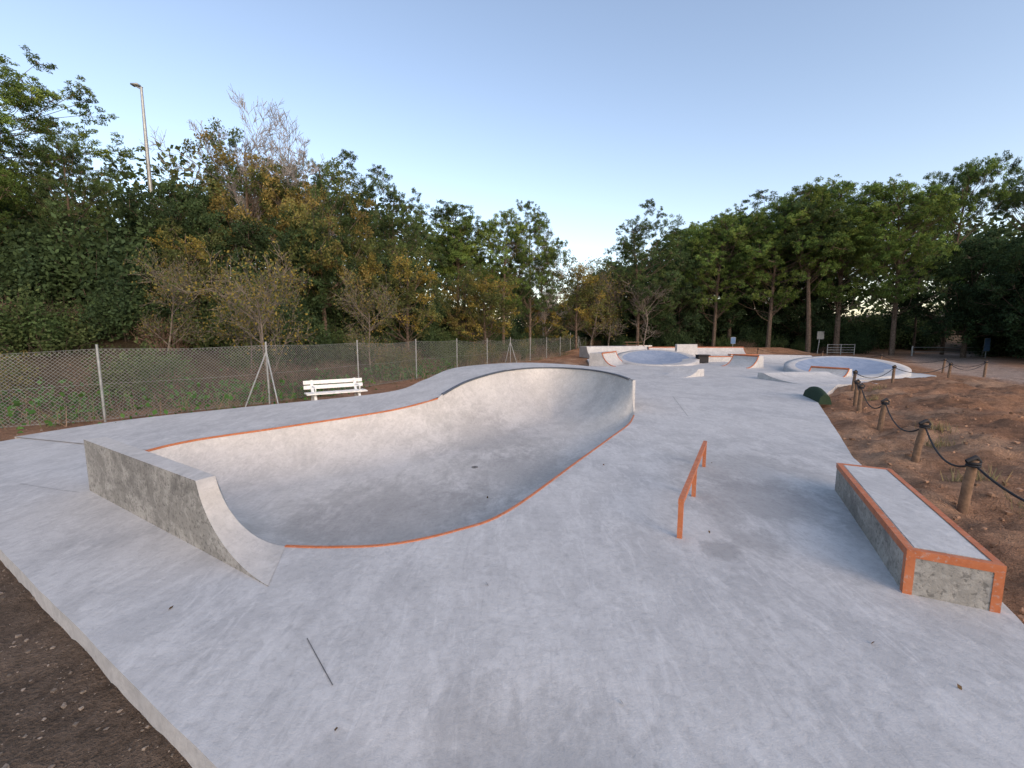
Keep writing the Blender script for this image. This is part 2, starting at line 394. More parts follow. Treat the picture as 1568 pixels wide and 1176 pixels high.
# extension wall
O=[(-5.45,5.28,WALLH),(-4.3,4.59,WALLH),(-3.5,4.11,WALLH),(-2.89,3.745,WALLH)]
I=[(-5.3,5.42,WALLH),(-4.3,4.81,WALLH),(-3.3,4.195,WALLH),(-2.81,3.89,WALLH)]
for k in range(1,23):
    q=k/22; u=(1-q)*.985; z=WALLH*(1-math.sqrt(1-u*u))/(1-math.sqrt(1-.985**2))
    O.append((-2.89+.94*q,3.745-.565*q,z+.004)); I.append((-2.81+.66*q,3.89-.07*q,z+.004))
V=[];Fq=[];mi=[]
for a,c in zip(O,I): V+= [a,c]
n=len(O)
for i in range(n-1): Fq.append((2*i,2*i+2,2*i+3,2*i+1)); mi.append(0)
b=len(V)
for a in O: V+= [a,(a[0],a[1],-.05)]
for i in range(n-1): Fq.append((b+2*i,b+2*i+1,b+2*i+3,b+2*i+2)); mi.append(1)
b=len(V)
V+=[O[0],I[0],(-5.3,5.42,-.05),(-5.45,5.28,-.05),(-5.75,5.95,-.05)]
Fq.append((b,b+1,b+2,b+3)); mi.append(1); Fq.append((b+1,b+4,b+2)); mi.append(1)
o=pymesh('concrete_bowl_wall',V,Fq,[M_conc2,M_rough],False,mi)
for i,p in enumerate(o.data.polygons):
    if 3<=i<n-1: p.use_smooth=True
# drain
fz=float(bowlz(np.array([-.75]),np.array([8.3]))[0])
mb=MB(); mb.tube([(-.75,8.3,fz-.05),(-.75,8.3,fz+.008)],[.065,.065],mi=0,sides=16)
mb.add([(-.75+.06*math.cos(a),8.3+.06*math.sin(a),fz+.006) for a in (0,1.57,3.14,4.71)],[(0,1,2,3)],(.1,.1,.1),0); mb.obj('bowl_drain',[M_joint])
# control joints
mb=MB()
def joint(a,b,w=.006):
    a=np.array(a,float);b=np.array(b,float);t=(b-a)/np.linalg.norm(b-a);nn=np.array([-t[1],t[0]])*w/2;N=14
    P=[a+(b-a)*i/N for i in range(N+1)]
    zz=deckz(np.array([p[0] for p in P]),np.array([p[1] for p in P]))+.006
    V=[];F=[]
    for p,z in zip(P,zz): V+= [(p[0]+nn[0],p[1]+nn[1],z),(p[0]-nn[0],p[1]-nn[1],z)]
    for i in range(N): F.append((2*i,2*i+1,2*i+3,2*i+2))
    mb.add(V,F,(.1,.1,.1),0)
for a,b in [((-1.36,2.60),(-1.03,2.22)),((4.3,10.2),(5.2,13.6))]: joint(a,b)
for a,b in [((1.25,6.4),(1.9,6.3)),((-5.5,5.2),(-6.6,5.5)),((3.3,11.0),(5.,11.7))]: joint(a,b,.004)
mb.obj('control_joints',[M_joint])
# ------------------------------------------------------------------ ledge
Lp=np.array([3.05,3.10]);dv=np.array([.457,.889]);dv/=np.linalg.norm(dv);wv=np.array([dv[1],-dv[0]]);L=2.48;W=.53;Hh=.35
led=empty('concrete_grind_ledge')
ang=math.atan2(dv[1],dv[0])
def lbox(mb,s0,s1,w0,w1,z0,z1):
    c=Lp+dv*(s0+s1)/2+wv*(w0+w1)/2
    mb.box((c[0],c[1],(z0+z1)/2),(s1-s0,w1-w0,z1-z0),rot=ang)
mb=MB(); lbox(mb,0,L,0,W,-.1,Hh); o=mb.obj('ledge_body',[M_rough],parent=led)
mb=MB(); lbox(mb,.07,L-.06,.06,W-.06,Hh,Hh+.003); mb.obj('ledge_top',[M_conc],parent=led)
mb=MB(); e=.006
lbox(mb,-e,L+e,-e,.045,Hh-.0,Hh+e); lbox(mb,-e,L+e,-e,0,Hh-.055,Hh)
lbox(mb,-e,L+e,W-.045,W+e,Hh,Hh+e); lbox(mb,-e,L+e,W,W+e,Hh-.055,Hh)
lbox(mb,-e,.045,.045,W-.045,Hh,Hh+e); lbox(mb,-e,0,0,W,Hh-.055,Hh)
lbox(mb,L-.045,L+e,.045,W-.045,Hh,Hh+e); lbox(mb,L,L+e,0,W,Hh-.055,Hh)
for w0,w1 in ((0,.05),(W-.05,W)): lbox(mb,-e,0,w0,w1,-.1,Hh-.055)
lbox(mb,-e,.05,-e,0,-.1,Hh-.055); lbox(mb,-e,.05,W,W+e,-.1,Hh-.055)
mb.obj('ledge_steel_edges',[M_or],parent=led)
# ------------------------------------------------------------------ rail
rl=empty('grind_rail')
A=np.array([1.66,4.0,.40]);B=np.array([2.91,6.25,.40]);mb=MB();u=(B-A)/np.linalg.norm(B-A);ra=math.atan2(u[1],u[0])
c=(A+B)/2;mb.box(tuple(c-[0,0,.025]),(np.linalg.norm(B-A)+.05,.05,.05),rot=ra);mb.obj('rail_bar',[M_or],parent=rl)
for i,q in enumerate((.0,.47,1.)):
    p=A+(B-A)*q;mb=MB();mb.box((p[0],p[1],.175),(.046,.046,.352),rot=ra)
    mb.obj('rail_post_%d'%(i+1),[M_or],parent=rl)
# ------------------------------------------------------------------ bench
def bench(loc,rot,name='park_bench',sc=1):
    e=empty(name,loc); e.rotation_euler=(0,0,rot); e.scale=(sc,)*3
    mb=MB()
    for yy,z in ((-.22,.41),(-.08,.415),(.06,.41),(.20,.40)): mb.box((0,yy,z),(1.7,.115,.035))
    mb.obj('seat',[M_white],parent=e)
    mb=MB()
    for k in range(2):
        z=.56+k*.14;mb.box((0,.30+.06*k,z),(1.7,.03,.11))
    mb.obj('backrest',[M_white],parent=e)
    for i,xx in enumerate((-.62,.62)):
        mb=MB()
        P=catmull([(xx,-.34,0),(xx,-.27,.2),(xx,-.12,.35),(xx,.12,.36),(xx,.27,.5),(xx,.38,.76)],5);mb.tube(P,.045,sides=8)
        P=catmull([(xx,.36,0),(xx,.26,.2),(xx,.10,.34),(xx,-.24,.38)],5);mb.tube(P,.045,sides=8)
        mb.tube([(xx,-.37,.03),(xx,-.24,.03)],.045,sides=6);mb.tube([(xx,.26,.03),(xx,.40,.03)],.045,sides=6)
        mb.tube(catmull([(xx,-.22,.42),(xx,-.27,.56),(xx,.0,.60),(xx,.30,.58)],5),.02,sides=6)
        mb.obj('leg_%d'%(i+1),[M_white],True,parent=e)
bench((-5.3,12.7,gz(-5.3,12.7)-.02),math.radians(34))
bench((15.2,48.5,gz(15.2,48.5)),math.radians(5),sc=1.1)
# ------------------------------------------------------------------ posts with rope
posts=[(5.43,4.92,.66),(6.42,6.6,.64),(7.9,8.96,.62),(9.2,11.1,.78),(9.9,12.1,.74),(12.3,15.2,.7),(15.6,17.3,.7),(18.8,18.2,.7),(21.9,19.6,.75),(23.4,23,.75),(24.2,28,.8),(24.0,33,.8),(22.5,39,.8)]
tops=[]
for i,(px,py,h) in enumerate(posts):
    z=gz(px,py);e=empty('wooden_rope_post');mb=MB()
    lx,ly=random.uniform(.0,.12),random.uniform(-.05,.05)
    mb.tube([(px,py,z-.2),(px+lx*.5,py+ly*.5,z+h*.5),(px+lx,py+ly,z+h)],[.052,.050,.046],sides=12)
    a=np.arange(4)*1.57; mb.add([(px+lx+.045*math.cos(t),py+ly+.045*math.sin(t),z+h-.002) for t in a],[(0,1,2,3)],(.5,.5,.5),0)
    mb.obj('post',[M_wood],True,parent=e)
    mb=MB(); t=np.linspace(0,2*math.pi,17)
    for q in range(2): mb.tube(np.c_[px+lx+.055*np.cos(t),py+ly+.055*np.sin(t),np.full(17,z+h-.04-.03*q)],.016,sides=6)
    mb.tube([(px+lx-.09,py+ly,z+h-.02),(px+lx,py+ly-.02,z+h+.035),(px+lx+.08,py+ly,z+h-.03)],[.022,.028,.02],sides=6)
    mb.obj('rope_knot',[M_black],True,parent=e); tops.append(np.array([px+lx,py+ly,z+h-.05]))
e=empty('wooden_rope_post');mb=MB();mb.tube([(4.9,2.9,-.2),(4.93,2.9,.68)],[.055,.05],sides=12);mb.obj('post',[M_wood],True,parent=e)
mb=MB(); seq=[np.array([4.93,2.9,.62])]+tops
for a,b in zip(seq[:-1],seq[1:]):
    t=np.linspace(0,1,15)[:,None];P=a+(b-a)*t; P[:,2]-=(.30*4*t*(1-t)).ravel()*min(1,np.linalg.norm(b-a)/2.4); mb.tube(P,.013,sides=6)
mb.obj('barrier_rope',[M_black],True)
# ------------------------------------------------------------------ chain-link fence
fe=empty('chain_link_fence'); FP=resample(fence[1:],3.9); mb=MB()
for i,p in enumerate(FP):
    z=gz(*p[:2]); mb.tube([(p[0],p[1],z-.2),(p[0],p[1],z+1.9)],.026,sides=8)
    if i%5==4: mb.tube([(p[0],p[1],z+1.6),(p[0]+.5,p[1]-.4,z-.05)],.02,sides=6); mb.tube([(p[0],p[1],z+1.6),(p[0]-.4,p[1]-.6,z-.05)],.02,sides=6)
mb.obj('fence_posts',[M_galv],True,parent=fe)
mb=MB()
for i in range(len(FP)-1):
    a,b=FP[i],FP[i+1];za,zb=gz(*a),gz(*b);Lg=np.linalg.norm(b-a);dx=(b-a)/Lg;HF=1.75;sag=random.uniform(-.14,.02)
    near=np.linalg.norm((a+b)/2)<20; sp=.085 if near else .14; w=.0034 if near else .0045
    def pt(s,h): q=s/Lg; return np.array([a[0]+dx[0]*s,a[1]+dx[1]*s,za+(zb-za)*q+.04+h+sag*math.sin(q*3.14)*h/HF])
    V=[];F=[]
    for k in range(int((Lg+HF)/sp)+1):
        for sgn in (1,-1):
            s0=k*sp-(HF if sgn>0 else 0); s1=s0+sgn*HF
            t0,t1=0.,1.;skip=False
            for bound,sg in ((0,1),(Lg,-1)):
                f0=(s0-bound)*sg;f1=(s1-bound)*sg
                if f0<0 and f1<0: skip=True;break
                if f0<0: t0=max(t0,f0/(f0-f1))
                if f1<0: t1=min(t1,f0/(f0-f1))
            if skip or t1<=t0: continue
            p0=pt(s0+(s1-s0)*t0,HF*t0);p1=pt(s0+(s1-s0)*t1,HF*t1)
            nn=np.array([dx[0],dx[1],-sgn])*w*.7
            bb=len(V);V+= [p0+nn,p0-nn,p1-nn,p1+nn];F.append((bb,bb+1,bb+2,bb+3))
    mb.add(V,F,(.3,.3,.3),0)
    for h in (.02,.9,1.75): mb.tube([pt(0,h),pt(Lg/2,h),pt(Lg,h)],.004,sides=4)
mb.obj('wire_mesh',[M_wire],parent=fe)
# ------------------------------------------------------------------ far park features
def bowl_feature(name,cx,cy,rx,ry,zb,rot=0):
    V=[];F=[];mi=[];NA=48;rs=[0.01,.2,.4,.6,.75,.88,.96,1.0,1.08,1.2]
    for r in rs:
        for k in range(NA):
            a=2*math.pi*k/NA;back=.5+.5*math.sin(a)
            z=.03+(min(r,1)**1.5)*(.02+zb*back**1.3)
            X_,Y_=rx*r*math.cos(a),ry*r*math.sin(a)
            V.append((cx+X_*math.cos(rot)-Y_*math.sin(rot),cy+X_*math.sin(rot)+Y_*math.cos(rot),z))
    base=V[-NA:]
    for a in base: V.append((a[0],a[1],-.5))
    for i in range(len(rs)):
        for k in range(NA):
            j=(k+1)%NA;F.append((i*NA+k,i*NA+j,(i+1)*NA+j,(i+1)*NA+k)); mi.append(1 if i<6 and not (i>=4 and k>36) else 0)
    pymesh(name,V,F,[M_conc,M_blue],True,mi)
bowl_feature('painted_blue_bowl',17.5,22.4,2.2,2.9,.66,-.6)
bowl_feature('painted_blue_bowl',10.3,30.5,2.4,3.2,.72,-.25)
def quarter(name,cx,cy,rot,Ln,h,dep=.9,deckd=.8,coping=True):
    e=empty(name,(cx,cy,0)); e.rotation_euler=(0,0,rot)
    prof=[(-dep,0.005)]
    for q in np.linspace(0,1,9)[1:]: prof.append((-dep+dep*q,h*(1-math.sqrt(1-(q*.93)**2))/(1-math.sqrt(1-.93**2))))
    prof+= [(deckd,h),(deckd+.05,-.1),(-dep,-.1)]
    V=[];F=[];n=len(prof)
    for X_ in (-Ln/2,Ln/2):
        for p in prof: V.append((X_,p[0],p[1]))
    for i in range(n): j=(i+1)%n;F.append((i,j,n+j,n+i))
    F.append(tuple(range(n)));F.append(tuple(range(2*n-1,n-1,-1)))
    pymesh('ramp_body',V,F,[M_conc],False,None,e)
    if coping:
        mb=MB();mb.tube([(-Ln/2,-.01,h+.01),(0,-.01,h+.01),(Ln/2,-.01,h+.01)],.045,sides=8)
        for X_ in (-Ln/2,Ln/2): mb.tube([(X_,p[0],p[1]+.01) for p in prof[:9]],.03,sides=6)
        mb.obj('coping',[M_or],True,parent=e)
quarter('quarter_pipe_ramp',6.4,28,math.radians(60),3.0,.8)
quarter('quarter_pipe_ramp',14.3,26.0,math.radians(-70),1.8,.7,.9,.4)
quarter('quarter_pipe_ramp',12.9,19.2,math.radians(10),3.4,.28,2.4,.3,False)
quarter('quarter_pipe_ramp',8.5,20.6,math.radians(-55),1.2,.34,1.3,.5,False)
quarter('quarter_pipe_ramp',15.3,20.4,math.radians(-60),1.6,.38,.7,.3,True)
quarter('quarter_pipe_ramp',17.5,40.5,math.radians(0),9,.75,1.3,1.5,True)
quarter('quarter_pipe_ramp',9.5,38.5,math.radians(15),6,.9,1.3,1.5,False)
quarter('quarter_pipe_ramp',14.8,36,math.radians(5),1.8,1.15,.2,.3,False)
quarter('quarter_pipe_ramp',19.6,30.5,math.radians(-25),3.2,.5,1.6,.6,False)
for (cx,cy,ln) in ((18.9,34.0,3.0),(15.,31,2.2)):
    mb=MB();mb.box((cx,cy,.18),(ln,.5,.36),mi=0);mb.box((cx,cy,.385),(ln+.04,.54,.05),mi=1);mb.obj('grind_ledge',[M_conc,M_or])
mb=MB()
mb.box((13.2,29.5,.28),(.7,.5,.5));mb.box((13.2,29.4,.56),(.8,.6,.06));mb.obj('storage_box',[M_black])
# artificial turf draped over the corner of the deck, rounded
V=[];Fq=[]
for i in range(9):
    for j in range(7):
        a=i/8;b=j/6;px=8.98+.36*b+.85*a*.66;py=12.3+1.5*a-.05*b
        V.append((px,py,-.03+.40*math.sin(math.pi*b)**.5*(math.sin(math.pi*(.12+.76*a))**.4)+.02*random.random()))
for i in range(8):
    for j in range(6): q=i*7+j;Fq.append((q,q+1,q+8,q+7))
mb=MB();mb.add(V,Fq,(.03,.05,.03),0)
e0=[V[j] for j in range(7)];mb.add([p for p in e0]+[(p[0],p[1],-.05) for p in e0],[(j,j+1,j+8,j+7) for j in range(6)],(.03,.05,.03),0)
mb.obj('green_turf_cover',[M_green],True)
def pole_sign(name,x,y,h,w,hh,mat,lean=0):
    z=gz(x,y);mb=MB();mb.tube([(x,y,z-.1),(x+lean,y,z+h)],.04,sides=8,mi=0);mb.box((x+lean,y-.05,z+h-hh/2),(w,.03,hh),mi=1)
    mb.box((x+lean,y-.03,z+h-hh/2),(w+.05,.02,hh+.05),mi=0);mb.obj(name,[M_galv,mat])
pole_sign('information_sign',24.6,47.5,1.7,.5,.7,M_sign)
pole_sign('information_sign',33,46,2.4,.7,.8,M_galv,.2)
pole_sign('information_sign',44,39.5,1.8,.5,1.2,M_sign)
mb=MB();zt=gz(13,46)
mb.box((13,46,zt+.75),(1.8,.75,.06));mb.box((13,45.3,zt+.45),(1.8,.28,.05));mb.box((13,46.7,zt+.45),(1.8,.28,.05))
for xx in(12.4,13.6):
    mb.tube([(xx,45.4,zt-.05),(xx,46.2,zt+.73)],.05);mb.tube([(xx,46.6,zt-.05),(xx,45.8,zt+.73)],.05)
mb.obj('picnic_table',[M_wood])
mb=MB();z=gz(34,44)
for xx in(32.6,34,35.4): mb.tube([(xx,44,z-.1),(xx,44,z+1.1)],.04)
for h in(.25,.5,.75,1.05): mb.tube([(32.6,44,z+h),(34,44,z+h),(35.4,44,z+h)],.03)
mb.obj('metal_barrier',[M_galv])
mb=MB();z=gz(43,42)
for xx in(39.5,46.5): mb.tube([(xx,42,z-.1),(xx,42,z+1.1)],.07)
for h in (.5,.95): mb.tube([(39.5,42,z+h),(43,42,z+h),(46.5,42,z+h)],.035)
mb.obj('road_gate',[M_galv])
lx,ly=-17.9,22.0;lz=gz(lx,ly);mb=MB()
mb.tube([(lx,ly,lz-.2),(lx,ly,lz+6),(lx+.02,ly,13.8)],[.12,.09,.055],sides=10)
mb.tube([(lx,ly,13.75),(lx-.25,ly-.05,13.88)],[.04,.035]);mb.box((lx-.20,ly-.05,13.9),(.34,.22,.07));mb.tube([(lx,ly,13.75),(lx+.06,ly,13.85)],.05)
mb.obj('street_lamp',[M_galv],True)
lx,ly=42,47;lz=gz(lx,ly);mb=MB();mb.tube([(lx,ly,lz-.2),(lx+.1,ly,lz+5)],[.1,.07],sides=8);mb.box((lx+.1,ly,lz+5),(.6,.3,.15));mb.obj('street_lamp',[M_galv],True)
mb=MB();zb=4.4
mb.box((-26,24,zb),(18,.35,.8),rot=.15);mb.box((-26,23.9,zb+.5),(18,.5,.12),rot=.15);mb.obj('road_parapet_wall',[M_wallc])
# ------------------------------------------------------------------ trees
BARK=np.array([.15,.115,.09])
def leafcol(base,n,v=.3,hv=.12):
    k=(1-v+2*v*R.rand(n))[:,None];c=np.array(base)[None,:]*k
    c[:,0]*=1+hv*(R.rand(n)*2-1);c[:,2]*=1+hv*(R.rand(n)*2-1);return c
def tree(name,h,cr,cz0,nclump,clr,nleaf,lsize,asp,cols,tr=.18,lean=.0,squash=.65,shape='round',seed=0,barkc=BARK,ns=9,sr=.40,att=(.10,.30),limb=.26):
    rs=np.random.RandomState(seed);mb=MB()
    ths=np.linspace(0,1,9);ph=rs.rand()*6
    P=np.c_[lean*h*ths**1.5+.25*np.sin(ths*4+ph)*ths,.25*np.cos(ths*3+ph)*ths,ths*(h*.9)];P[0,2]=-.4
    mb.tube(P,tr*(1-ths*.85)+.01,barkc,0,8)
    cz=(cz0+h)/2;rz=(h-cz0)/2
    nl=7;lob=rs.normal(size=(nl,3));lob/=np.linalg.norm(lob,axis=1)[:,None];la=rs.uniform(-.22,.22,nl)
    for i in range(nclump):
        while True:
            v=rs.normal(size=3);v/=np.linalg.norm(v);rr=rs.rand()**(1/2.2)
            if rr<.35: continue
            t=(v[2]*rr+1)/2
            if shape=='umbrella': wz=1.0*math.sqrt(max(0.05,1-(max(0,t-.35)/.65)**2))
            else: wz=1
            break
        rr*=1+(la*np.clip(lob@v,0,1)**3).sum()*1.6
        c=np.array([v[0]*rr*cr*wz,v[1]*rr*cr*wz,cz+v[2]*rr*rz*(.92)])
        r=clr*(.55+.9*rs.rand())
        tz=np.clip((c[2]-rs.uniform(*att)*h-.2*np.hypot(c[0],c[1])),h*.2,h*.86);f=tz/(h*.9)
        b=np.array([np.interp(f,ths,P[:,k]) for k in range(3)]);c[:2]+=b[:2]*.8
        mid=(b+c)/2+np.array([0,0,-.06*np.linalg.norm(c-b)])+rs.normal(size=3)*.15
        br=tr*limb*(1-f*.6); path=catmull([b,mid,c],3); mb.tube(path,np.linspace(br,.012,len(path)),barkc,0,4)
        cf=.62+.72*rs.rand();col=cols[rs.randint(len(cols))]
        sub=rs.normal(size=(ns,3));sub/=np.linalg.norm(sub,axis=1)[:,None];sub*=r*(.45+.6*rs.rand(ns))[:,None];sub[:,2]*=squash;sub[:,2]+=.1*r
        for sp in sub[:4]: mb.tube([c-[0,0,.15*r],c+sp*1.1],[.016,.006],barkc,0,3)
        nn=max(4,int(nleaf/nclump*(r/clr)**2)); k=rs.randint(0,ns,nn)
        q=rs.normal(size=(nn,3));q/=np.linalg.norm(q,axis=1)[:,None];q*=(r*sr)*(rs.rand(nn)**.5)[:,None];q[:,2]*=squash
        pts=c+sub[k]+q
        kc=(.8+.4*rs.rand(ns))[k][:,None]
        mb.leaves(pts,lsize,asp,leafcol(col,nn,.3)*cf*kc)
    return mb.mesh(name,[M_bark,M_leaf])
def up(L,k): return [tuple(v*k for v in c) for c in L]
PINE=up([(.088,.132,.036),(.074,.112,.034),(.110,.150,.040)],1.50)
DPINE=up([(.060,.088,.034),(.070,.102,.038),(.052,.080,.034)],1.45)
EVG=up([(.040,.064,.032),(.050,.078,.034)],1.3)
YEL=up([(.20,.165,.045),(.13,.135,.045),(.24,.19,.05),(.09,.105,.04)],1.15)
YG=up([(.095,.110,.040),(.130,.125,.042),(.07,.095,.037),(.18,.145,.05)],1.3)
PK=dict(ns=14,sr=.27,att=(.04,.15),limb=.17)
pineA=tree('pineA',13,3.7,3.9,110,.85,54000,.18,.26,PINE,.20,.05,seed=1,**PK)
pineB=tree('pineB',13,3.3,4.8,96,.80,48000,.18,.26,PINE+DPINE,.18,-.06,seed=2,**PK)
pineC=tree('pineC',13,4.0,3.2,112,.88,54000,.18,.26,DPINE,.20,.08,seed=3,**PK)
umb=tree('umbrella',14,4.0,9.3,56,.85,30000,.18,.26,DPINE+PINE[:1],.2,.06,shape='umbrella',seed=4,ns=14,sr=.28,att=(.06,.2),limb=.22)
evg=tree('evg',9,4.2,.8,90,.95,42000,.17,.5,EVG,.2,.0,.8,seed=5)
aut=tree('aut',12,4.6,2.5,95,.95,28000,.16,.6,YG,.2,.02,.8,seed=6)
aut2=tree('aut2',9,2.6,1.8,50,.7,10000,.13,.65,YEL,.12,.0,.8,seed=8)
def branching(name,h,spread,levels,seed,leafn=0,cols=YEL,lsize=.12,barkc=(.17,.14,.115),r0=.1,kids=5,rmin=.006,upb=.12,ratio=(.42,.62)):
    rs=np.random.RandomState(seed);mb=MB();tips=[]
    def br(p,d,L,r,lv):
        n=4 if lv<3 else 2;P=[p];dd=d.copy()
        for i in range(n):
            dd=dd+rs.normal(size=3)*.10+np.array([0,0,.05]);dd/=np.linalg.norm(dd);P.append(P[-1]+dd*L/n)
        P=np.array(P);rr=np.linspace(r,max(r*.45,rmin*.7),n+1);mb.tube(P,rr,barkc,0,7 if lv==0 else (4 if lv<2 else 3))
        if lv>=levels: tips.extend(P[1:]);return
        k=kids+(4 if lv==0 else rs.randint(0,2))
        for i in range(k):
            t=rs.uniform(.25 if lv==0 else .2,1);pp=np.array([np.interp(t*n,range(n+1),P[:,q]) for q in range(3)])
            s=rs.normal(size=3);s-=dd*s.dot(dd);s/=np.linalg.norm(s)
            nd=dd*(1-spread)+s*spread;nd[2]+=upb;nd/=np.linalg.norm(nd)
            br(pp,nd,L*rs.uniform(*ratio),max(r*.42*(1.1-t*.4),rmin),lv+1)
        if lv>0: tips.extend(P[2:])
    br(np.array([0,0,-.2]),np.array([0,0,1.]),h*.62,r0,0)
    if leafn:
        T=np.array(tips);k=rs.randint(0,len(T),leafn);pts=T[k]+rs.normal(size=(leafn,3))*.10
        ci=np.array(cols)[rs.randint(0,len(cols),leafn)]*(.7+.6*rs.rand(leafn))[:,None]
        mb.leaves(pts,lsize,.65,ci)
    return mb.mesh(name,[M_bark,M_leaf])
bare=branching('bare',13,.5,4,11,0,r0=.13,kids=6,barkc=(.30,.28,.265),rmin=.013,upb=.2,ratio=(.36,.56))
bare2=branching('bare2',6,.6,3,12,0,r0=.07,kids=6,barkc=(.22,.19,.165),rmin=.011)
sap=branching('sap',5.6,.6,3,13,3000,YEL,.09,r0=.05,kids=7,barkc=(.20,.17,.14),rmin=.0065)
sap2=branching('sap2',5.2,.62,3,14,2800,YG,.09,r0=.05,kids=7,barkc=(.20,.17,.14),rmin=.0065)
def shrub(name,r,h,n,cols,ls,seed,tw=40,tc=(.13,.105,.085)):
    rs=np.random.RandomState(seed);mb=MB();cs=[]
    for i in range(tw):
        a=rs.rand()*6.28;rr=r*rs.rand()**.6;t=np.array([rr*math.cos(a),rr*math.sin(a),h*rs.uniform(.35,1.15)*(1-.35*rr/r)])
        j=rs.normal(size=3)*.14
        mb.tube([(t[0]*.5,t[1]*.5,-.1),t*.65+j,t],[.018,.011,.005],tc,0,3);cs.append(t)
    cs=np.array(cs);k=rs.randint(0,tw,n);f=.3+.7*rs.rand(n)**.6
    pts=cs[k]*f[:,None]+rs.normal(size=(n,3))*np.array([r,r,h])*.11
    pts[:,2]=np.abs(pts[:,2]);col=np.array(cols)[k%len(cols)]*(.65+.7*rs.rand(n))[:,None]*(.75+.5*rs.rand(tw))[k][:,None]
    if n: mb.leaves(pts,ls,.55,col)
    return mb.mesh(name,[M_bark,M_leaf])
shG=shrub('shG',1.6,2.0,7500,up([(.055,.085,.033),(.075,.10,.04)],1.35),.11,21)
shD=shrub('shD',2.0,3.0,8000,EVG,.15,22)
shY=shrub('shY',1.4,2.2,4500,YG,.10,23)
shB=shrub('shB',1.5,1.6,2600,[(.19,.12,.085),(.09,.10,.045),(.15,.11,.07)],.08,24,260,(.19,.135,.105))
def T(me,name,x,y,top,native,rz=None,wide=1.):
    z=gz(x,y)-.1;s=(top-z)/native
    put(me,name,(x,y,z),random.uniform(0,6.28) if rz is None else rz,(s*wide,s*wide,s))
# left group
T(pineA,'pine_tree',-20.6,17.5,12.9,13,1.,1.05); T(pineC,'pine_tree',-17.6,17.5,10.0,13,2.,.62); T(pineA,'pine_tree',-26,19,14,13)
T(pineC,'pine_tree',-23,13,9,13);T(pineA,'pine_tree',-19.4,15.4,11.0,13,3.,.72)
T(evg,'evergreen_oak_tree',-15.4,20.5,9.0,9,.3,.85); T(evg,'evergreen_oak_tree',-11.4,23.5,8.6,9,None,.9); T(evg,'evergreen_oak_tree',-24,20,9.4,9,None,.9)
T(aut,'autumn_broadleaf_tree',-14.2,23.4,12.2,12,1.,.9); T(aut,'autumn_broadleaf_tree',-10.6,24.3,11.2,12,3.2,.8)
T(pineC,'pine_tree',-17.2,27.5,13.4,13,None,.8);T(pineC,'pine_tree',-11.6,29,13.6,13,None,.85)
T(bare,'bare_tree',-14.8,24.5,14.6,13,0,.95);T(bare,'bare_tree',-12.6,24.8,14.0,13,2,.9)
T(sap,'young_autumn_tree',-8.0,14.0,5.5,5.6,1,.85);T(sap2,'young_autumn_tree',-12.3,15.2,5.4,5.2,2,.85);T(sap,'young_autumn_tree',-10.2,16.5,5.0,5.6,4,.8);T(sap2,'young_autumn_tree',-6.6,20,5.4,5.2,3,.8)
T(aut2,'yellow_tree',-6.2,25.5,7.4,9,1,.9);T(aut2,'yellow_tree',-13.6,18.2,6.6,9,2)
T(pineC,'pine_tree',-9.0,32,13.4,13,1,.75);T(evg,'evergreen_oak_tree',-7.8,29,7.2,9)
T(pineB,'pine_tree',-4.9,38,13.4,13,2,.95);T(pineA,'pine_tree',-.8,38.5,13.0,13,0,.75);T(pineC,'pine_tree',1.7,41,13.6,13,1.4,.65)
T(bare,'bare_tree',3.0,44,12.8,13,1);T(aut2,'yellow_tree',-2,33,7.0,9,2,1.2);T(aut,'autumn_broadleaf_tree',-3.6,34,7.4,12,2,.8)
T(aut2,'yellow_tree',6.8,45,10.4,9,1);T(sap2,'young_autumn_tree',8.8,48,11.0,5.2,1);T(aut2,'yellow_tree',3.4,44,6.2,9,4,1.3)
T(aut,'autumn_broadleaf_tree',9.8,52,9.4,12,2);T(evg,'evergreen_oak_tree',12,54,10,9)
T(pineC,'pine_tree',14.4,49,16.0,13,2,.78);T(bare2,'bare_tree',14.6,47,8.0,6);T(bare2,'bare_tree',11.4,50,8.4,6);T(evg,'evergreen_oak_tree',17.5,52,8.5,9)
# right group
for me,nm,x_,y_,t_,n_,w_ in [(pineC,'pine_tree',20.6,53,14.2,13,.9),(pineA,'pine_tree',23.6,50,15.6,13,.9),(pineB,'pine_tree',26.5,52,17.2,13,.95),(pineA,'pine_tree',28.8,48,16.6,13,.95),
  (pineB,'pine_tree',32,46,18.4,13,1.0),(pineA,'pine_tree',35.4,46.5,18.4,13,1.0),(pineA,'pine_tree',38.4,43,17.2,13,.88),(pineC,'pine_tree',31,54,18.5,13,1),(pineC,'pine_tree',37,54,19.5,13,.9),
  (pineA,'pine_tree',24.5,60,17.5,13,1),(umb,'umbrella_pine_tree',46.5,46,20.4,14,.62),(umb,'umbrella_pine_tree',44.8,47.5,17.6,14,.5),(umb,'umbrella_pine_tree',53.5,45,20.0,14,.72),(umb,'umbrella_pine_tree',61,47,21,14,.75),
  (evg,'evergreen_oak_tree',43.5,41,11.0,9,.9),(evg,'evergreen_oak_tree',43.5,35,11.0,9,.9),(evg,'evergreen_oak_tree',47,37,12.4,9,.9),(evg,'evergreen_oak_tree',41,27,10.4,9,.9),(evg,'evergreen_oak_tree',34.5,51,10,9,1.),(evg,'evergreen_oak_tree',27,55,10,9,1.2),(evg,'evergreen_oak_tree',21,58,10,9,1.1)]:
    T(me,nm,x_,y_,t_,n_,None,w_)
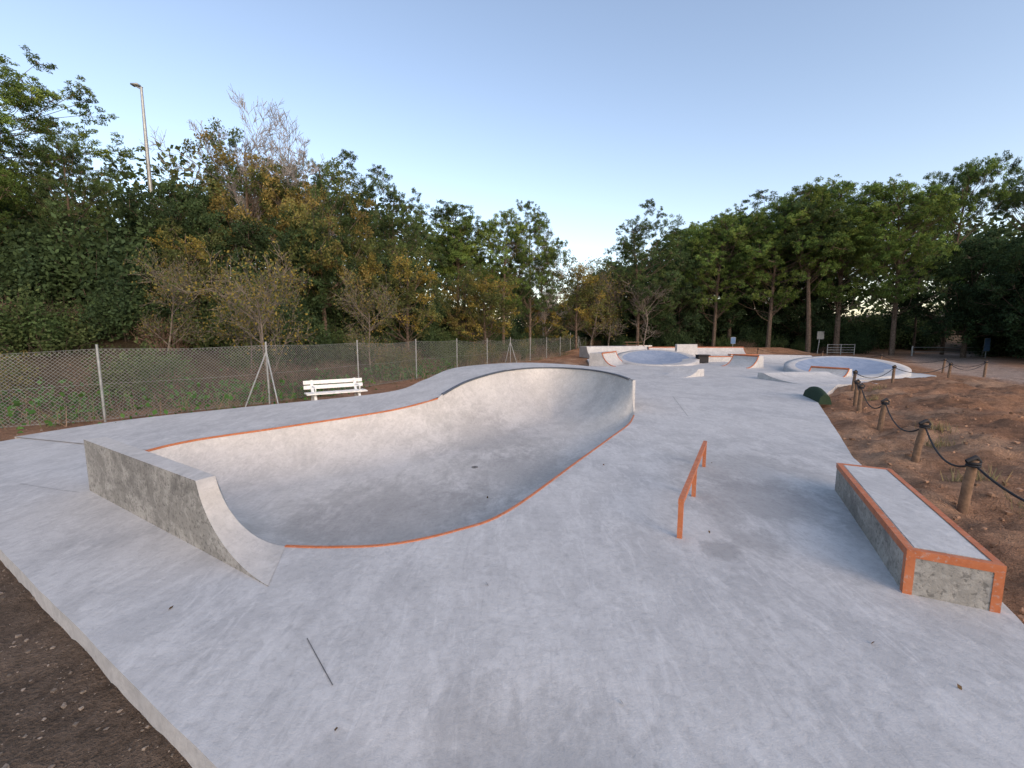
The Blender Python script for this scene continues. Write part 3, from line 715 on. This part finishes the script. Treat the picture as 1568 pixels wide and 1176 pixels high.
def belt(P,step,kinds,name,jit=1.0,smin=.8,smax=1.4):
    for p in resample(np.array(P,float),step):
        x_,y_=p[0]+random.uniform(-jit,jit),p[1]+random.uniform(-jit,jit);k=random.choice(kinds);s=random.uniform(smin,smax)
        put(k,name,(x_,y_,gz(x_,y_)-.1),random.uniform(0,6.28),s)
belt([(-24,6),(-16,11.4),(-10,14),(-7.2,18),(-3,29),(3,41)],1.4,[shB,shB,shG,shB,shY],'roadside_shrub',.7,.5,.85)
belt([(-26,9),(-18,13.6),(-12,16.5),(-9,21),(-5,32),(1,43),(6,50),(12,56)],1.6,[shB,shG,shG,shD],'woodland_shrub',1.0,.7,1.1)
belt([(-30,13),(-24,14.5),(-19,16.5),(-15,19),(-13,23),(-9,31),(-4,42),(4,52)],1.7,[shD,shD,shG],'woodland_shrub',1.0,.9,1.3)
belt([(-30,10),(-22,12.5),(-16,15)],1.5,[shD,shG,shB],'woodland_shrub',.8,.6,.9)
belt([(-30,18),(-22,20),(-17,23)],1.8,[shD],'woodland_shrub',1.0,1.0,1.4)
belt([(12,52),(20,50.5),(30,50),(38,48)],2.0,[shD,shG,shB],'woodland_shrub',1.2,.6,1.1)
belt([(12,60),(24,56),(36,54),(50,52)],2.2,[shD],'woodland_shrub',1.2,1.3,2.0)
belt([(41,26),(44,34),(49,42),(58,50)],2.0,[shD],'woodland_shrub',1.2,1.2,1.8)
# distant wood mass (one object)
mb=MB();n=60000
xx=R.uniform(-95,130,n);yy=R.uniform(62,95,n)
hh=7+5*vn(xx*.18,yy*.02,5)+3*vn(xx*.5,yy*.1,6)+sst(10,45,xx)*5+sst(0,-35,xx)*7
hh=hh*(1-.4*np.exp(-((xx-8)/9)**2))
zz=gbase(xx,yy)+hh*R.rand(n)**.6
mb.leaves(np.c_[xx,yy,zz],.9,.6,leafcol((.07,.10,.045),n,.35)*(.6+.8*vn(xx*.4,zz*.5,8))[:,None]);mb.obj('distant_trees',[M_bark,M_leaf])
# ------------------------------------------------------------------ ground cover : ivy, grass, gravel
mb=MB();n=46000
xx=R.uniform(-18,-3,n);yy=R.uniform(4,24,n);dd,ss=polydist(xx,yy,fence,False);sdd=dd*ss
dens=np.exp(-((sdd-1.1)/1.1)**2)*sst(-.2,.15,fbm(xx*.6,yy*.6,61)+.28*(xx<-8)-.05);k=R.rand(n)<dens
xx,yy=xx[k],yy[k];zz=gbase(xx,yy)+R.rand(k.sum())**1.4*.6*(.6+vn(xx,yy,4));mb.leaves(np.c_[xx,yy,zz],.12,.8,leafcol((.085,.18,.05),len(xx),.4),0);mb.obj('ground_ivy',[M_leaf])
def blades(mb,xx,yy,hmin,hmax,col):
    n=len(xx);z=gbase(xx,yy);h=R.uniform(hmin,hmax,n);a=R.rand(n)*6.28;w=.006+.004*R.rand(n);lx=R.normal(size=n)*.35*h;ly=R.normal(size=n)*.35*h
    c,s_=np.cos(a)*w,np.sin(a)*w
    V=np.stack([np.c_[xx-c,yy-s_,z-.01],np.c_[xx+c,yy+s_,z-.01],np.c_[xx+lx+c*.2,yy+ly+s_*.2,z+h],np.c_[xx+lx-c*.2,yy+ly-s_*.2,z+h]],1).reshape(-1,3)
    mb.add(V,np.arange(4*n).reshape(-1,4),np.repeat(leafcol(col,n,.35),4,axis=0),0)
mb=MB();n=40000
xx=R.uniform(-17,6,n);yy=R.uniform(4,44,n);dd,ss=polydist(xx,yy,fence,False);sdd=dd*ss
k=(R.rand(n)<np.exp(-((sdd-.2)/.6)**2)*sst(.0,.35,fbm(xx*1.3,yy*1.3,41)))&~inside(xx,yy,deck);blades(mb,xx[k],yy[k],.08,.35,(.14,.18,.07))
k=(R.rand(n)<np.exp(-((sdd-.7)/.9)**2)*.5);blades(mb,xx[k],yy[k],.3,.8,(.27,.20,.135))
for (wx,wy) in ((6.3,5.6),(6.0,4.6),(7.6,7.4),(10.8,12.6),(8.4,8.2),(13.0,15.0)):
    q=R.normal(size=(90,2))*.12+[wx,wy];blades(mb,q[:,0],q[:,1],.05,.2,(.30,.24,.13))
mb.obj('grass',[M_leaf])
mb=MB()
N1,N2,N3=5600,3600,1400
xx=np.r_[R.uniform(-5.5,1.5,N1),R.uniform(3,13,N2),R.uniform(-12,-4,N3)];yy=np.r_[R.uniform(.2,4.2,N1),R.uniform(1.2,14,N2),R.uniform(7.5,13,N3)]
k=~inside(xx,yy,deck)&~inside(xx,yy,np.vstack([ribO[:,:2],inn[::-1,:2]]));xx,yy=xx[k],yy[k];n=len(xx);zz=gbase(xx,yy)
sz=.004+.015*R.rand(n)**5;sz=np.where(xx>3,sz*2.3,sz)
cube=np.array([(x_,y_,z_) for z_ in(-1,1) for y_ in(-1,1) for x_ in(-1,1)],float)*.6
V=(cube[None]*(.7+.6*R.rand(n,8,1))+R.normal(size=(n,8,3))*.12)*sz[:,None,None];V[:,:,2]*=.7
V+=np.c_[xx,yy,zz+sz*.25][:,None,:]
q=np.array([(0,2,3,1),(4,5,7,6),(0,1,5,4),(2,6,7,3),(0,4,6,2),(1,3,7,5)]);Fq=(q[None]+8*np.arange(n)[:,None,None]).reshape(-1,4)
gc=np.where((xx>3)[:,None],np.array([.40,.25,.165]),np.array([.32,.27,.225]))*(.6+.9*R.rand(n))[:,None]
mb.add(V.reshape(-1,3),Fq,np.repeat(gc,8,axis=0),0);mb.obj('gravel',[M_leaf],False)
mb=MB();pl=np.array([(2.35,2.55),(2.0,4.1),(2.55,2.2),(-.3,5.0),(-2.5,2.9),(1.4,6.3),(-4.2,5.2),(.6,2.1),(-.9,1.95),(3.1,6.4),(4.3,8.2),(-.2,3.2)])
zl=deckz(pl[:,0],pl[:,1])+.012;mb.leaves(np.c_[pl,zl],.035,.6,leafcol((.14,.085,.045),len(pl),.3),0);mb.obj('fallen_leaves',[M_leaf])
# ------------------------------------------------------------------ sky, sun, camera
w=bpy.data.worlds.new('World');scene.world=w;w.use_nodes=True;nt=w.node_tree;nt.nodes.clear()
sky=nt.nodes.new('ShaderNodeTexSky');sky.sky_type='NISHITA';sky.sun_disc=False
EL,ROT=math.radians(24),math.radians(148)
sky.sun_elevation=EL;sky.sun_rotation=ROT;sky.air_density=1.0;sky.dust_density=1.4;sky.ozone_density=1.0
c=mix(nt,sky.outputs[0],(1.17,1.03,.95),1.,'MULTIPLY')
bg=nt.nodes.new('ShaderNodeBackground');bg.inputs['Strength'].default_value=.305
nt.links.new(c,bg.inputs[0])
o=nt.nodes.new('ShaderNodeOutputWorld');nt.links.new(bg.outputs[0],o.inputs[0])
sl=bpy.data.lights.new('sun','SUN');sl.energy=.5;sl.angle=math.radians(70);sl.color=(1,.93,.84);so=bpy.data.objects.new('sun',sl);COL.objects.link(so)
dvec=Vector((math.sin(ROT)*math.cos(EL),math.cos(ROT)*math.cos(EL),math.sin(EL)));so.rotation_euler=dvec.to_track_quat('Z','Y').to_euler()
scene.view_settings.view_transform='Standard';scene.view_settings.look='None';scene.view_settings.exposure=0
cd=bpy.data.cameras.new('camera');cd.sensor_width=36;cd.lens=36*650/1568;cd.clip_start=.05;cd.clip_end=3000
co=bpy.data.objects.new('camera',cd);COL.objects.link(co);co.location=(0,0,2);co.rotation_euler=(math.radians(90-6.7),0,0);scene.camera=co
